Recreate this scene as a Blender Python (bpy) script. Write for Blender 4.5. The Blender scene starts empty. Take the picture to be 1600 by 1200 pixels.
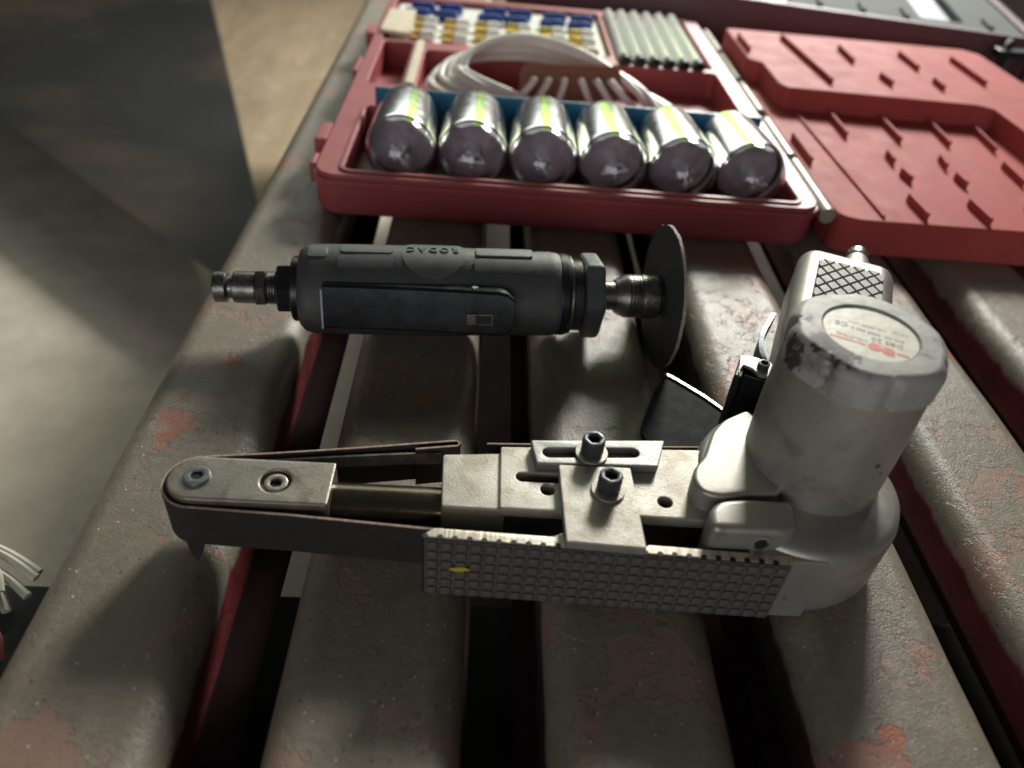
import bpy, bmesh, math, random
from mathutils import Matrix, Vector, noise as mnoise
random.seed(7)
K = 0.001                     # everything below is written in millimetres
scene = bpy.context.scene
C = scene.collection
R = math.radians

# ------------------------------------------------------------------ camera
cam_d = bpy.data.cameras.new('camera'); cam = bpy.data.objects.new('camera', cam_d); C.objects.link(cam)
right = Vector((0.99674493, -0.00575448, 0.08041409))
down = Vector((0.05802242, -0.64130513, -0.76508896))
fwd = Vector((0.05597266, 0.76726437, -0.63888375))
rot = Matrix((right, -down, -fwd)).transposed().to_4x4()
cam.matrix_world = Matrix.Translation((0, 0, 0.240)) @ rot
cam_d.sensor_width = 36; cam_d.lens = 27.0
cam_d.clip_start = 0.01; cam_d.clip_end = 50
cam_d.dof.use_dof = True; cam_d.dof.focus_distance = 0.325; cam_d.dof.aperture_fstop = 6.5
scene.camera = cam

# ------------------------------------------------------------------ light
w = bpy.data.worlds.new('World'); scene.world = w; w.use_nodes = True
bg = w.node_tree.nodes['Background']
bg.inputs[0].default_value = (1.0, 0.96, 0.92, 1); bg.inputs[1].default_value = 0.05

def area_lamp(name, az, el, dist, sx, sy, power, col):
    l = bpy.data.lights.new(name, 'AREA'); l.shape = 'RECTANGLE'; l.size = sx; l.size_y = sy
    l.energy = power; l.color = col
    o = bpy.data.objects.new(name, l); C.objects.link(o)
    d = Vector((math.cos(R(el)) * math.sin(R(az)), math.cos(R(el)) * math.cos(R(az)), math.sin(R(el))))
    o.location = Vector((0.05, 0.3, 0)) + d * dist
    o.rotation_euler = d.to_track_quat('Z', 'Y').to_euler()
    return o
area_lamp('window_light_key', 21.0, 27.5, 2.3, 0.42, 0.42, 66, (1.0, 0.97, 0.905))
area_lamp('window_light_left', -14, 28, 2.3, 1.0, 1.0, 5, (0.95, 1.0, 0.97))
area_lamp('window_light_right', 27, 27, 2.3, 1.0, 1.0, 6, (0.97, 1.0, 0.97))
area_lamp('fill_light_front', 196, 13, 3.0, 2.4, 1.1, 26, (0.98, 0.98, 1.0))  # added soft fill for front-facing surfaces; stands for no known doorway
area_lamp('window_light_green', 6, 27, 2.3, 0.5, 0.95, 3.2, (0.62, 1.0, 0.22))

vs = scene.view_settings
vs.view_transform = 'Standard'; vs.look = 'None'; vs.exposure = 0; vs.gamma = 1
scene.render.engine = 'CYCLES'
scene.cycles.max_bounces = 10

# ------------------------------------------------------------------ materials
def nn(nt, t, **kw):
    n = nt.nodes.new(t)
    for k, v in kw.items(): setattr(n, k, v)
    return n
def noise(nt, co, scale, detail=4, rough=.55, dist=0):
    n = nn(nt, 'ShaderNodeTexNoise'); n.inputs['Scale'].default_value = scale
    n.inputs['Detail'].default_value = detail; n.inputs['Roughness'].default_value = rough
    n.inputs['Distortion'].default_value = dist
    nt.links.new(co, n.inputs['Vector']); return n.outputs['Fac']
def ramp(nt, fac, a, b, c0=(0, 0, 0, 1), c1=(1, 1, 1, 1)):
    n = nn(nt, 'ShaderNodeValToRGB'); e = n.color_ramp.elements
    e[0].position = a; e[1].position = b; e[0].color = c0; e[1].color = c1
    nt.links.new(fac, n.inputs[0]); return n.outputs[0]
def mixc(nt, fac, a, b, mode='MIX'):
    n = nn(nt, 'ShaderNodeMix', data_type='RGBA', blend_type=mode)
    for s, v in ((n.inputs[0], fac), (n.inputs[6], a), (n.inputs[7], b)):
        if isinstance(v, (int, float)): s.default_value = v
        elif isinstance(v, tuple): s.default_value = v if len(v) == 4 else v + (1,)
        else: nt.links.new(v, s)
    return n.outputs[2]
def math_(nt, op, a, b=0, c=None):
    n = nn(nt, 'ShaderNodeMath', operation=op)
    for i, v in enumerate((a, b) if c is None else (a, b, c)):
        if isinstance(v, (int, float)): n.inputs[i].default_value = v
        else: nt.links.new(v, n.inputs[i])
    return n.outputs[0]
def base(name):
    m = bpy.data.materials.new(name); m.use_nodes = True; nt = m.node_tree
    b = nt.nodes['Principled BSDF']; co = nn(nt, 'ShaderNodeTexCoord').outputs['Object']
    return m, nt, b, co
M = {}
def pm(name, col, rough=.5, metal=0, var=.18, vs=70, bump=.15, bs=900, dirt=None, stretch=None, rvar=.12, spec=.5, trans=0, coat=0):
    m, nt, b, co = base(name)
    if stretch:
        mp = nn(nt, 'ShaderNodeMapping'); mp.inputs['Scale'].default_value = stretch
        nt.links.new(co, mp.inputs[0]); cs = mp.outputs[0]
    else: cs = co
    f = noise(nt, cs, vs, 6, .6)
    c = tuple(col)
    lo = tuple(x * (1 - var) for x in c); hi = tuple(min(1, x * (1 + var)) for x in c)
    cc = mixc(nt, ramp(nt, f, .3, .7), lo, hi)
    if dirt:
        dc, a0, ds, amt = dirt
        g = noise(nt, co, ds, 8, .65, .4)
        k = math_(nt, 'MULTIPLY', ramp(nt, g, a0, a0 + .14), amt)
        cc = mixc(nt, k, cc, dc)
    nt.links.new(cc, b.inputs['Base Color'])
    g2 = noise(nt, cs, vs * 2.3, 5, .6)
    rr = math_(nt, 'MULTIPLY_ADD', g2, rvar * 2, rough - rvar)
    nt.links.new(rr, b.inputs['Roughness'])
    b.inputs['Metallic'].default_value = metal
    b.inputs['Specular IOR Level'].default_value = spec
    b.inputs['Coat Weight'].default_value = coat
    if trans: b.inputs['Transmission Weight'].default_value = trans
    if bump:
        bn = nn(nt, 'ShaderNodeBump'); bn.inputs['Strength'].default_value = bump; bn.inputs['Distance'].default_value = .0006
        nt.links.new(noise(nt, cs, bs, 4, .6), bn.inputs['Height']); nt.links.new(bn.outputs[0], b.inputs['Normal'])
    M[name] = m; return m

GRIME = ((.1150, .1985, .0985, .0062), (.1185, .1925, .0975, .0056), (.1095, .2020, .0925, .0062), (.1225, .1865, .0955, .0036), (.1115, .2110, .0985, .003), (.1540, .2030, .0985, .002))
def stain_spots(m, spots, amp=.016, ns=260):
    # black rubbed-in grime where the tool has been knocked
    nt = m.node_tree; b = nt.nodes['Principled BSDF']; co = nn(nt, 'ShaderNodeTexCoord').outputs['Object']
    src = b.inputs['Base Color'].links[0].from_socket; tot = None
    n1 = math_(nt, 'MULTIPLY', math_(nt, 'SUBTRACT', noise(nt, co, ns, 8, .75), .5), amp)
    for x, y, z, rad in spots:
        d = nn(nt, 'ShaderNodeVectorMath', operation='DISTANCE'); nt.links.new(co, d.inputs[0]); d.inputs[1].default_value = (x, y, z)
        k = math_(nt, 'MULTIPLY', math_(nt, 'SUBTRACT', math_(nt, 'SUBTRACT', rad, d.outputs['Value']), n1), 1000)
        k = ramp(nt, k, 0, .9)
        tot = k if tot is None else math_(nt, 'MAXIMUM', tot, k)
    nt.links.new(mixc(nt, math_(nt, 'MULTIPLY', tot, .92), src, (.022, .021, .019)), b.inputs['Base Color'])
def slat_material(key, red_a, red_b):
    m, nt, b, co = base(key)
    sx = nn(nt, 'ShaderNodeSeparateXYZ'); nt.links.new(co, sx.inputs[0])
    big = noise(nt, co, 9, 5, .6)
    grey = mixc(nt, ramp(nt, big, .3, .72), (.195, .168, .128), (.295, .258, .202))
    fine = noise(nt, co, 420, 5, .7)
    grey = mixc(nt, math_(nt, 'MULTIPLY', ramp(nt, fine, .52, .72), .45), grey, (.38, .355, .305))
    mid = noise(nt, co, 150, 6, .7)
    grey = mixc(nt, math_(nt, 'MULTIPLY', ramp(nt, mid, .35, .65, (1, 1, 1, 1), (0, 0, 0, 1)), .45), grey, (.15, .135, .11))
    stain = noise(nt, co, 26, 7, .7, .6)
    grey = mixc(nt, math_(nt, 'MULTIPLY', ramp(nt, stain, .55, .75), .5), grey, (.13, .125, .085))
    # peeled patches: faded pink primer, some fresh red-orange
    p1 = noise(nt, co, 34, 9, .62, .35); gate = noise(nt, co, 7.5, 3, .5)
    p1 = math_(nt, 'ADD', p1, math_(nt, 'MULTIPLY', math_(nt, 'SUBTRACT', gate, .5), .55))
    pk = ramp(nt, p1, .558, .565)
    p2 = ramp(nt, p1, .70, .71)
    fr = noise(nt, co, 13, 2, .5)
    pink = mixc(nt, ramp(nt, fr, .52, .66), (.29, .195, .155), (.36, .12, .07))
    col = mixc(nt, pk, grey, pink)
    col = mixc(nt, math_(nt, 'MULTIPLY', p2, .8), col, (.21, .185, .155))
    p3 = math_(nt, 'ADD', noise(nt, co, 95, 8, .68, .5), math_(nt, 'MULTIPLY', math_(nt, 'SUBTRACT', noise(nt, co, 11, 3, .5), .5), .7))
    fk = ramp(nt, p3, .62, .632)
    col = mixc(nt, math_(nt, 'MULTIPLY', fk, .75), col, mixc(nt, ramp(nt, noise(nt, co, 21, 2), .45, .6), (.27, .235, .195), (.33, .205, .165)))
    # bare chips and chips of filings
    vo = nn(nt, 'ShaderNodeTexVoronoi'); vo.inputs['Scale'].default_value = 330; nt.links.new(co, vo.inputs['Vector'])
    sp = ramp(nt, vo.outputs['Distance'], .10, .16, (1, 1, 1, 1), (0, 0, 0, 1))
    rs = nn(nt, 'ShaderNodeSeparateColor'); nt.links.new(vo.outputs['Color'], rs.inputs[0])
    sp = math_(nt, 'MULTIPLY', sp, ramp(nt, rs.outputs[0], .78, .80))
    col = mixc(nt, sp, col, (.62, .61, .58))
    sp2 = ramp(nt, vo.outputs['Distance'], .14, .22, (1, 1, 1, 1), (0, 0, 0, 1))
    sp2 = math_(nt, 'MULTIPLY', sp2, ramp(nt, rs.outputs[1], .90, .91))
    col = mixc(nt, math_(nt, 'MULTIPLY', sp2, .8), col, (.05, .045, .04))
    # dark cracks at the paint edges, deepened as painted relief shading
    ed = ramp(nt, math_(nt, 'ABSOLUTE', math_(nt, 'SUBTRACT', p1, .561)), .0, .007, (1, 1, 1, 1), (0, 0, 0, 1))
    edm = math_(nt, 'MULTIPLY', ed, ramp(nt, noise(nt, co, 60, 3), .5, .6))
    col = mixc(nt, math_(nt, 'MULTIPLY', edm, .6), col, (.06, .05, .04))
    # the sides never got the grey coat: dull red, darkened as shade on the middle slats
    zz = math_(nt, 'ADD', sx.outputs[2], math_(nt, 'MULTIPLY', math_(nt, 'SUBTRACT', noise(nt, co, 55, 5), .5), .016))
    side = ramp(nt, math_(nt, 'MULTIPLY', zz, -40), .40, .52)
    red = mixc(nt, ramp(nt, noise(nt, co, 30, 5), .35, .7), red_a, red_b)
    col = mixc(nt, side, col, red)
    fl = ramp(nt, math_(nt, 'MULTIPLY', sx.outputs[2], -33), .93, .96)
    col = mixc(nt, fl, col, (.018, .010, .010))  # flange near black: the gap's shade put into its colour
    nt.links.new(col, b.inputs['Base Color'])
    ro = math_(nt, 'MULTIPLY_ADD', noise(nt, co, 120, 5), .24, .28)
    ro = math_(nt, 'SUBTRACT', ro, math_(nt, 'MULTIPLY', sp, .25))
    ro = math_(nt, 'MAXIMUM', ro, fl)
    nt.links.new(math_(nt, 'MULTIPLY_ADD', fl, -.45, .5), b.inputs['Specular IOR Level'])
    nt.links.new(ro, b.inputs['Roughness'])
    h = math_(nt, 'MULTIPLY', pk, -.55)
    h = math_(nt, 'ADD', h, math_(nt, 'MULTIPLY', p2, -.45))
    h = math_(nt, 'ADD', h, math_(nt, 'MULTIPLY', fk, -.4))
    h = math_(nt, 'ADD', h, math_(nt, 'MULTIPLY', noise(nt, co, 1100, 3, .7), .18))
    h = math_(nt, 'ADD', h, math_(nt, 'MULTIPLY', fine, .15))
    h = math_(nt, 'ADD', h, math_(nt, 'MULTIPLY', noise(nt, co, 120, 4), .22))
    h = math_(nt, 'ADD', h, math_(nt, 'MULTIPLY', sp, .6))
    bn = nn(nt, 'ShaderNodeBump'); bn.inputs['Strength'].default_value = .5; bn.inputs['Distance'].default_value = .003
    nt.links.new(h, bn.inputs['Height']); nt.links.new(bn.outputs[0], b.inputs['Normal'])
    M[key] = m
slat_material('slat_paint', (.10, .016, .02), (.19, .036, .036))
slat_material('slat_paint_shaded_side', (.030, .020, .018), (.065, .035, .03))  # same slat paint, with the side's shade put into a darker brown

pm('concrete', (.56, .50, .415), .85, var=.14, vs=14, bump=.4, bs=120, dirt=((.42, .38, .32), .5, 30, .4))
pm('plywood', (.32, .24, .16), .7, var=.22, vs=22, stretch=(1, .18, 1), bump=.2, dirt=((.46, .41, .34), .54, 40, .6))
pm('rust_sheet', (.018, .018, .018), .55, metal=.1, var=.2, vs=3, bump=.15, bs=60, dirt=((.065, .045, .03), .44, 1.1, .9))
pm('gap_board_brown', (.17, .14, .115), .75, var=.25, vs=20, bump=.2)
pm('crate', (.03, .03, .032), .6)
pm('cast', (.34, .326, .292), .43, metal=.55, var=.12, vs=50, bump=.10, bs=1500, dirt=((.17, .145, .105), .54, 38, .6))
pm('cast_cap', (.34, .335, .318), .6, metal=.15, var=.16, vs=90, bump=.22, bs=420, dirt=((.05, .047, .043), .57, 75, .85))
pm('cast_matte', (.33, .325, .305), .62, metal=.1, var=.12, vs=200, bump=.1)
pm('cast_dark', (.05, .048, .045), .55, var=.3, vs=300, bump=.6, bs=700)
pm('steel', (.38, .362, .32), .5, metal=.6, var=.14, vs=45, bump=.25, bs=1300, dirt=((.21, .17, .12), .48, 60, .6))
pm('steel_tip', (.42, .385, .33), .34, metal=.8, var=.16, vs=60, bump=.2, bs=1200, dirt=((.22, .17, .11), .52, 60, .6))
pm('brushed', (.60, .55, .46), .36, metal=.85, var=.3, vs=500, stretch=(1, .05, .05), bump=.35, bs=900)
pm('rod', (.14, .118, .082), .22, metal=.9, var=.25, vs=60, bump=.1)
pm('black_oxide', (.075, .08, .088), .38, metal=.6, var=.2, bump=.12)
pm('screw_grey', (.20, .22, .235), .42, metal=.6, var=.2, bump=.2)
pm('hole', (.006, .006, .007), .7)
pm('plate_dark', (.095, .086, .076), .62, metal=.15, var=.25, vs=120, bump=.5, bs=800)
pm('belt', (.022, .019, .017), .85, var=.3, vs=200, bump=.8, bs=2600)
pm('belt_edge', (.42, .31, .24), .8, var=.4, vs=600)
pm('yellow', (.50, .36, .03), .6)
pm('rubber', (.048, .050, .050), .52, var=.2, vs=120, bump=.35, bs=2200, dirt=((.10, .098, .09), .56, 60, .5))
pm('rubber_pad', (.075, .077, .074), .48, var=.2, vs=150, bump=.25, bs=1800)
pm('black_metal', (.018, .02, .023), .33, metal=.5, var=.3, bump=.1)
pm('lever_black', (.035, .037, .04), .30, metal=.8, var=.3, vs=80, bump=.1)
pm('dark_steel', (.17, .165, .15), .32, metal=.85, var=.3, vs=160, bump=.25, dirt=((.06, .055, .05), .5, 150, .7))
pm('hex_steel', (.30, .335, .35), .36, metal=.7, var=.15, bump=.15)
pm('nut_steel', (.13, .14, .145), .36, metal=.7, var=.2, bump=.2)
pm('disc', (.032, .034, .032), .7, var=.3, vs=250, bump=.7, bs=1500)
pm('disc_edge', (.30, .27, .22), .7, var=.5, vs=700, bump=.8)
pm('red_case', (.33, .060, .066), .45, var=.10, vs=25, bump=.15, bs=1200)
pm('red_lid', (.37, .060, .055), .66, spec=.22, var=.10, vs=25, bump=.18, bs=1200)
pm('maroon', (.09, .032, .04), .5, var=.12, vs=25, bump=.15)
pm('hinge', (.30, .26, .22), .35, var=.15)
pm('blue_card', (.006, .10, .20), .38, var=.15)
pm('chrome', (.93, .93, .90), .16, metal=1, var=.04, rvar=.08, bump=.10, bs=160)
pm('white_cable', (.84, .82, .74), .42, var=.06, bump=.05)
pm('cream', (.66, .58, .44), .5, var=.1)
pm('brown_card', (.24, .10, .055), .55, var=.15)
pm('white_plastic', (.80, .79, .74), .35, var=.05)
pm('brass', (.74, .52, .16), .28, metal=.9, var=.2)
pm('blue_plastic', (.015, .05, .28), .35, var=.15)
pm('tube_glass', (.9, .92, .88), .12, metal=.3, var=.05, bump=0)
pm('grey_insert', (.10, .108, .107), .8, var=.1, spec=.2)
pm('label_paper', (.64, .62, .50), .45, var=.06, vs=200, bump=.35, bs=160, dirt=((.40, .37, .29), .60, 130, .5))
pm('ink', (.10, .10, .09), .6)
pm('ink_faint', (.36, .35, .29), .6)
pm('red_ink', (.66, .09, .07), .5)
pm('bulb_base', (.62, .51, .54), .4, var=.3, vs=120)
pm('filament', (.85, .85, .84), .4)
pm('pink_plastic', (.42, .13, .12), .5)
pm('scrap', (.009, .010, .014), .75, spec=.15)
pm('bright_edge', (.72, .70, .66), .3, metal=.8)
pm('rope', (.60, .575, .49), .5, var=.1)
gm = bpy.data.materials.new('bulb_glass'); gm.use_nodes = True
gb = gm.node_tree.nodes['Principled BSDF']; gb.inputs['Transmission Weight'].default_value = 1
gb.inputs['Roughness'].default_value = .01; gb.inputs['IOR'].default_value = 1.45
gb.inputs['Base Color'].default_value = (.90, .90, .93, 1); M['glass'] = gm

# ------------------------------------------------------------------ mesh helpers
def thing(name, label, cat, loc=(0, 0, 0), group=None, rz=0):
    o = bpy.data.objects.new(name, None); C.objects.link(o)
    o.empty_display_size = .01
    o.matrix_world = Matrix.Translation(Vector(loc) * K) @ Matrix.Rotation(rz, 4, 'Z')
    tag(o, label, cat, group); return o
def tag(o, label, cat, group=None, kind=None):
    if label: o['label'] = label
    if cat: o['category'] = cat
    if group: o['group'] = group
    if kind: o['kind'] = kind
    return o
def link_mesh(name, me, mat, parent=None, world=True, angle=35):
    me.materials.clear()
    me.materials.append(M[mat])
    for p in me.polygons: p.use_smooth = True
    me.set_sharp_from_angle(angle=R(angle))
    o = bpy.data.objects.new(name, me); C.objects.link(o)
    if parent:
        o.parent = parent
        if world: o.matrix_parent_inverse = world_matrix(parent).inverted()
    o.modifiers.new('weighted', 'WEIGHTED_NORMAL').keep_sharp = True
    return o
def world_matrix(o):
    m = o.matrix_basis.copy()
    if o.parent: m = world_matrix(o.parent) @ o.matrix_parent_inverse @ m
    return m
def obj(name, bm, mat, parent=None, world=True, angle=24, weld=True):
    if weld: bmesh.ops.remove_doubles(bm, verts=bm.verts, dist=.001)
    bmesh.ops.recalc_face_normals(bm, faces=bm.faces)
    bmesh.ops.scale(bm, vec=(K, K, K), verts=bm.verts)
    me = bpy.data.meshes.new(name); bm.to_mesh(me); bm.free()
    return link_mesh(name, me, mat, parent, world, angle)
def merge(bm, other, mat=None):
    if mat is not None: bmesh.ops.transform(other, matrix=mat, verts=other.verts)
    me = bpy.data.meshes.new('t'); other.to_mesh(me); other.free(); bm.from_mesh(me); bpy.data.meshes.remove(me)
def box(bm, x0, x1, y0, y1, z0, z1, bev=.4, seg=2, mat=None):
    b = bmesh.new(); bmesh.ops.create_cube(b, size=1)
    for v in b.verts: v.co = Vector(((x0 + x1) / 2 + v.co.x * (x1 - x0), (y0 + y1) / 2 + v.co.y * (y1 - y0), (z0 + z1) / 2 + v.co.z * (z1 - z0)))
    if bev: bmesh.ops.bevel(b, geom=b.edges[:], offset=bev, segments=seg, affect='EDGES', profile=.5)
    merge(bm, b, mat); return bm
def lathe(bm, prof, seg=40, mat=None, cap0=True, cap1=True):
    """prof: (radius, height along z)"""
    b = bmesh.new(); rings = []
    for r, h in prof:
        rings.append([b.verts.new((r * math.cos(2 * math.pi * i / seg), r * math.sin(2 * math.pi * i / seg), h)) for i in range(seg)])
    for a, c in zip(rings, rings[1:]):
        for i in range(seg): b.faces.new((a[i], a[(i + 1) % seg], c[(i + 1) % seg], c[i]))
    if cap0: b.faces.new(rings[0][::-1])
    if cap1: b.faces.new(rings[-1])
    merge(bm, b, mat); return bm
def plate(bm, outline, holes, z0, z1, bev=.3, mat=None, res=1):
    cu = bpy.data.curves.new('t', 'CURVE'); cu.dimensions = '2D'; cu.fill_mode = 'BOTH'
    cu.extrude = (z1 - z0) / 2 - bev; cu.bevel_depth = bev; cu.offset = -bev; cu.bevel_resolution = res
    for pts in [outline] + list(holes):
        s = cu.splines.new('POLY'); s.points.add(len(pts) - 1); s.use_cyclic_u = True
        for p, q in zip(s.points, pts): p.co = (q[0], q[1], 0, 1)
    o = bpy.data.objects.new('t', cu); C.objects.link(o)
    dg = bpy.context.evaluated_depsgraph_get()
    me = bpy.data.meshes.new_from_object(o.evaluated_get(dg))
    b = bmesh.new(); b.from_mesh(me)
    bpy.data.objects.remove(o); bpy.data.curves.remove(cu); bpy.data.meshes.remove(me)
    bmesh.ops.remove_doubles(b, verts=b.verts, dist=.002)
    bmesh.ops.translate(b, vec=(0, 0, (z0 + z1) / 2), verts=b.verts)
    merge(bm, b, mat); return bm
def circ(cx, cy, r, n=32, a0=0): return [(cx + r * math.cos(a0 + 2 * math.pi * i / n), cy + r * math.sin(a0 + 2 * math.pi * i / n)) for i in range(n)]
def arc(cx, cy, r, a, b, n=12): return [(cx + r * math.cos(R(a + (b - a) * i / n)), cy + r * math.sin(R(a + (b - a) * i / n))) for i in range(n + 1)]
def stadium(ax, ay, bx, by, r):
    t = math.degrees(math.atan2(by - ay, bx - ax))
    return arc(bx, by, r, t - 90, t + 90, 8) + arc(ax, ay, r, t + 90, t + 270, 8)
def rrect(x0, x1, y0, y1, r, n=6):
    return arc(x1 - r, y1 - r, r, 0, 90, n) + arc(x0 + r, y1 - r, r, 90, 180, n) + arc(x0 + r, y0 + r, r, 180, 270, n) + arc(x1 - r, y0 + r, r, 270, 360, n)
def rpoly(pts, r, n=5):
    """round the corners of a polygon"""
    out = []; N = len(pts)
    for i in range(N):
        p = Vector(pts[i]); a = (Vector(pts[i - 1]) - p); c = (Vector(pts[(i + 1) % N]) - p)
        rr = min(r, a.length * .45, c.length * .45)
        a = p + a.normalized() * rr; c = p + c.normalized() * rr
        for k in range(n + 1):
            t = k / n; out.append(tuple(a * (1 - t) ** 2 + p * 2 * t * (1 - t) + c * t * t))
    return out
def tube(bm, pts, r, seg=10, closed=False):
    pts = [Vector(p) for p in pts]; N = len(pts); rings = []
    up = Vector((0, 0, 1))
    for i, p in enumerate(pts):
        t = (pts[(i + 1) % N] - pts[i - 1]) if closed else (pts[min(i + 1, N - 1)] - pts[max(i - 1, 0)])
        t.normalize(); a = t.cross(up)
        if a.length < .05: a = t.cross(Vector((1, 0, 0)))
        a.normalize(); b = a.cross(t)
        rr = r[i] if isinstance(r, list) else r
        rings.append([bm.verts.new(p + (a * math.cos(2 * math.pi * k / seg) + b * math.sin(2 * math.pi * k / seg)) * rr) for k in range(seg)])
    for i in range(N if closed else N - 1):
        A, B = rings[i], rings[(i + 1) % N]
        for k in range(seg): bm.faces.new((A[k], A[(k + 1) % seg], B[(k + 1) % seg], B[k]))
    if not closed: bm.faces.new(rings[0][::-1]); bm.faces.new(rings[-1])
    return bm
def strip(bm, path, th, z0, z1):
    """a band standing on edge that follows a path in plan (x, y) or (x, y, dz)"""
    P = [Vector(p[:2]) for p in path]; N = len(P); L = []
    for i in range(N):
        t = (P[min(i + 1, N - 1)] - P[max(i - 1, 0)]).normalized(); n = Vector((-t.y, t.x)) * th / 2
        dz = path[i][2] if len(path[i]) > 2 else 0
        L.append([bm.verts.new((P[i].x + s * n.x, P[i].y + s * n.y, z + dz)) for s, z in ((1, z0), (-1, z0), (-1, z1), (1, z1))])
    for A, B in zip(L, L[1:]):
        for k in range(4): bm.faces.new((A[k], A[(k + 1) % 4], B[(k + 1) % 4], B[k]))
    bm.faces.new(L[0]); bm.faces.new(L[-1][::-1]); return bm
def text_bm(s, size, mat, ext=.02):
    cu = bpy.data.curves.new('t', 'FONT'); cu.body = s; cu.size = size; cu.extrude = ext; cu.align_x = 'CENTER'; cu.align_y = 'CENTER'; cu.resolution_u = 3
    o = bpy.data.objects.new('t', cu); C.objects.link(o)
    me = bpy.data.meshes.new_from_object(o.evaluated_get(bpy.context.evaluated_depsgraph_get()))
    b = bmesh.new(); b.from_mesh(me); bpy.data.objects.remove(o); bpy.data.curves.remove(cu); bpy.data.meshes.remove(me)
    bmesh.ops.transform(b, matrix=mat, verts=b.verts); return b
T = Matrix.Translation
def RZ(a): return Matrix.Rotation(R(a), 4, 'Z')
def axis_m(p, d, up=(0, 0, 1)):
    """frame whose z axis runs along d"""
    d = Vector(d).normalized(); x = Vector(up).cross(d)
    if x.length < 1e-4: x = Vector((1, 0, 0))
    x.normalize(); y = d.cross(x)
    m = Matrix((x, y, d)).transposed().to_4x4(); return T(p) @ m
def copy_tree(o, parent=None):
    c = o.copy(); C.objects.link(c)
    if parent: c.parent = parent
    for ch in list(o.children): copy_tree(ch, c)
    return c

# ------------------------------------------------------------------ setting
FLOOR = -450
bm = bmesh.new(); bmesh.ops.create_grid(bm, x_segments=2, y_segments=2, size=9000)
bmesh.ops.translate(bm, vec=(0, 3000, FLOOR), verts=bm.verts)
tag(obj('floor', bm, 'concrete'), None, None, kind='structure')

# slatted steel bench
bench = thing('slatted_bench', 'grey painted steel slat bench with peeling paint under the tools', 'bench', (200, 100, FLOOR))
def slat(cx, fl, fr, mat, y0=15, y1=1500):
    hw, dep, r, th = 31, 30, 12.5, 1.8
    out = [(-hw - fl, -dep), (-hw - 1.5, -dep), (-hw, -dep + 2)]
    out += [(-hw + r - r * math.cos(R(a)), -r + r * math.sin(R(a))) for a in range(0, 91, 10)]
    out += [(-x, z) for x, z in out[:0:-1]] + [(hw + fr, -dep)]
    # crown of the top, a touch of sag
    P = [Vector((x, z)) for x, z in out]; inn = []
    for i in range(len(P)):
        t = (P[min(i + 1, len(P) - 1)] - P[max(i - 1, 0)]).normalized(); n = Vector((t.y, -t.x))
        inn.append(P[i] + n * th)
    prof = P + inn[::-1]; n = len(prof)
    bm = bmesh.new(); ny = 150; rows = []
    for j in range(ny + 1):
        y = y0 + (y1 - y0) * (j / ny) ** 1.4
        row = []
        for p in prof:
            k = mnoise.noise(Vector((cx * .11 + p.x * .02, y * .016, 3.1))) * .75 + mnoise.noise(Vector((cx + p.x * .06, y * .05, 9.1))) * .25
            row.append(bm.verts.new((cx + p.x + k * .4, y, p.y + k * .7)))
        rows.append(row)
    for a, b in zip(rows, rows[1:]):
        for i in range(n): bm.faces.new((a[i], a[(i + 1) % n], b[(i + 1) % n], b[i]))
    bm.faces.new(rows[0]); bm.faces.new(rows[-1][::-1])
    return obj('slat', bm, mat, bench, angle=50)
for k in range(9): slat(-117 + 90 * k, (2, 2, 9, 9, 2)[min(k, 4)], (15, 2, 15, 2, 9)[min(k, 4)], 'slat_paint_shaded_side' if k in (1, 2, 3) else 'slat_paint')
bm = bmesh.new(); box(bm, -70, 600, 240, 1430, -312, -300, 2); obj('gap_darkening_board', bm, 'gap_board_brown', bench)  # added board: darkens what shows through the slat gaps
for y in (22, 1440):
    bm = bmesh.new(); box(bm, -160, 650, y, y + 40, -72, -31, 2); obj('cross_rail', bm, 'maroon', bench)
    for x in (-140, 590):
        bm = bmesh.new(); box(bm, x, x + 40, y + 1, y + 39, FLOOR, -73, 2); obj('leg', bm, 'maroon', bench)

# ------------------------------------------------------------------ belt sander
S = thing('belt_sander', 'grey cast metal pneumatic belt sander lying on its side across the slats', 'belt sander', (30, 190, 0))
TX, TY = -94.5, 189.3
# nose block
bm = bmesh.new()
out = [(-47, 199.8)] + arc(TX, TY, 10.4, 92, 268, 16) + [(-47, 179.2)]
out = [(-48.2, 199.9), ] + arc(TX, TY, 10.4, 90, 270, 16) + [(-48.2, 179)] + arc(-48.2, 180.2, 1.2, 270, 360, 3) + arc(-48.2, 198.7, 1.2, 0, 90, 3)
plate(bm, out, [circ(-67, 189.3, 5.4, 28)], 11.5, 31, .9)
nose = obj('nose_block', bm, 'steel_tip', S)
bm = bmesh.new(); lathe(bm, [(5.3, 28.1), (5.3, 27.2)], 28, T((-67, 189.3, 0))); obj('counterbore', bm, 'steel_tip', nose)
def hexscrew(x, y, z0, z1, r, mat, parent, name='screw', bev=.5, hexr=None, rz=10):
    hexr = hexr or r * .56
    bm = bmesh.new(); plate(bm, circ(x, y, r, 32), [circ(x, y, hexr, 6, R(rz))], z0, z1, bev)
    s = obj(name, bm, mat, parent)
    bm = bmesh.new(); lathe(bm, [(hexr * 1.02, z0 + .1), (hexr * 1.02, z0 + .5)], 6, T((x, y, 0)) @ RZ(rz)); obj('socket', bm, 'hole', s)
    return s
hexscrew(TX, TY, 30.8, 32.2, 4.7, 'screw_grey', S, hexr=2.3)
hexscrew(-67, 189.3, 28.3, 30.2, 4.3, 'steel_tip', S, hexr=2.3, rz=25)
# idler wheel in the nose
bm = bmesh.new(); lathe(bm, [(11.4, 11), (11.6, 12), (11.6, 27), (11.4, 28)], 40, T((TX, TY, 0))); obj('idler_wheel', bm, 'black_metal', S)
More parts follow.
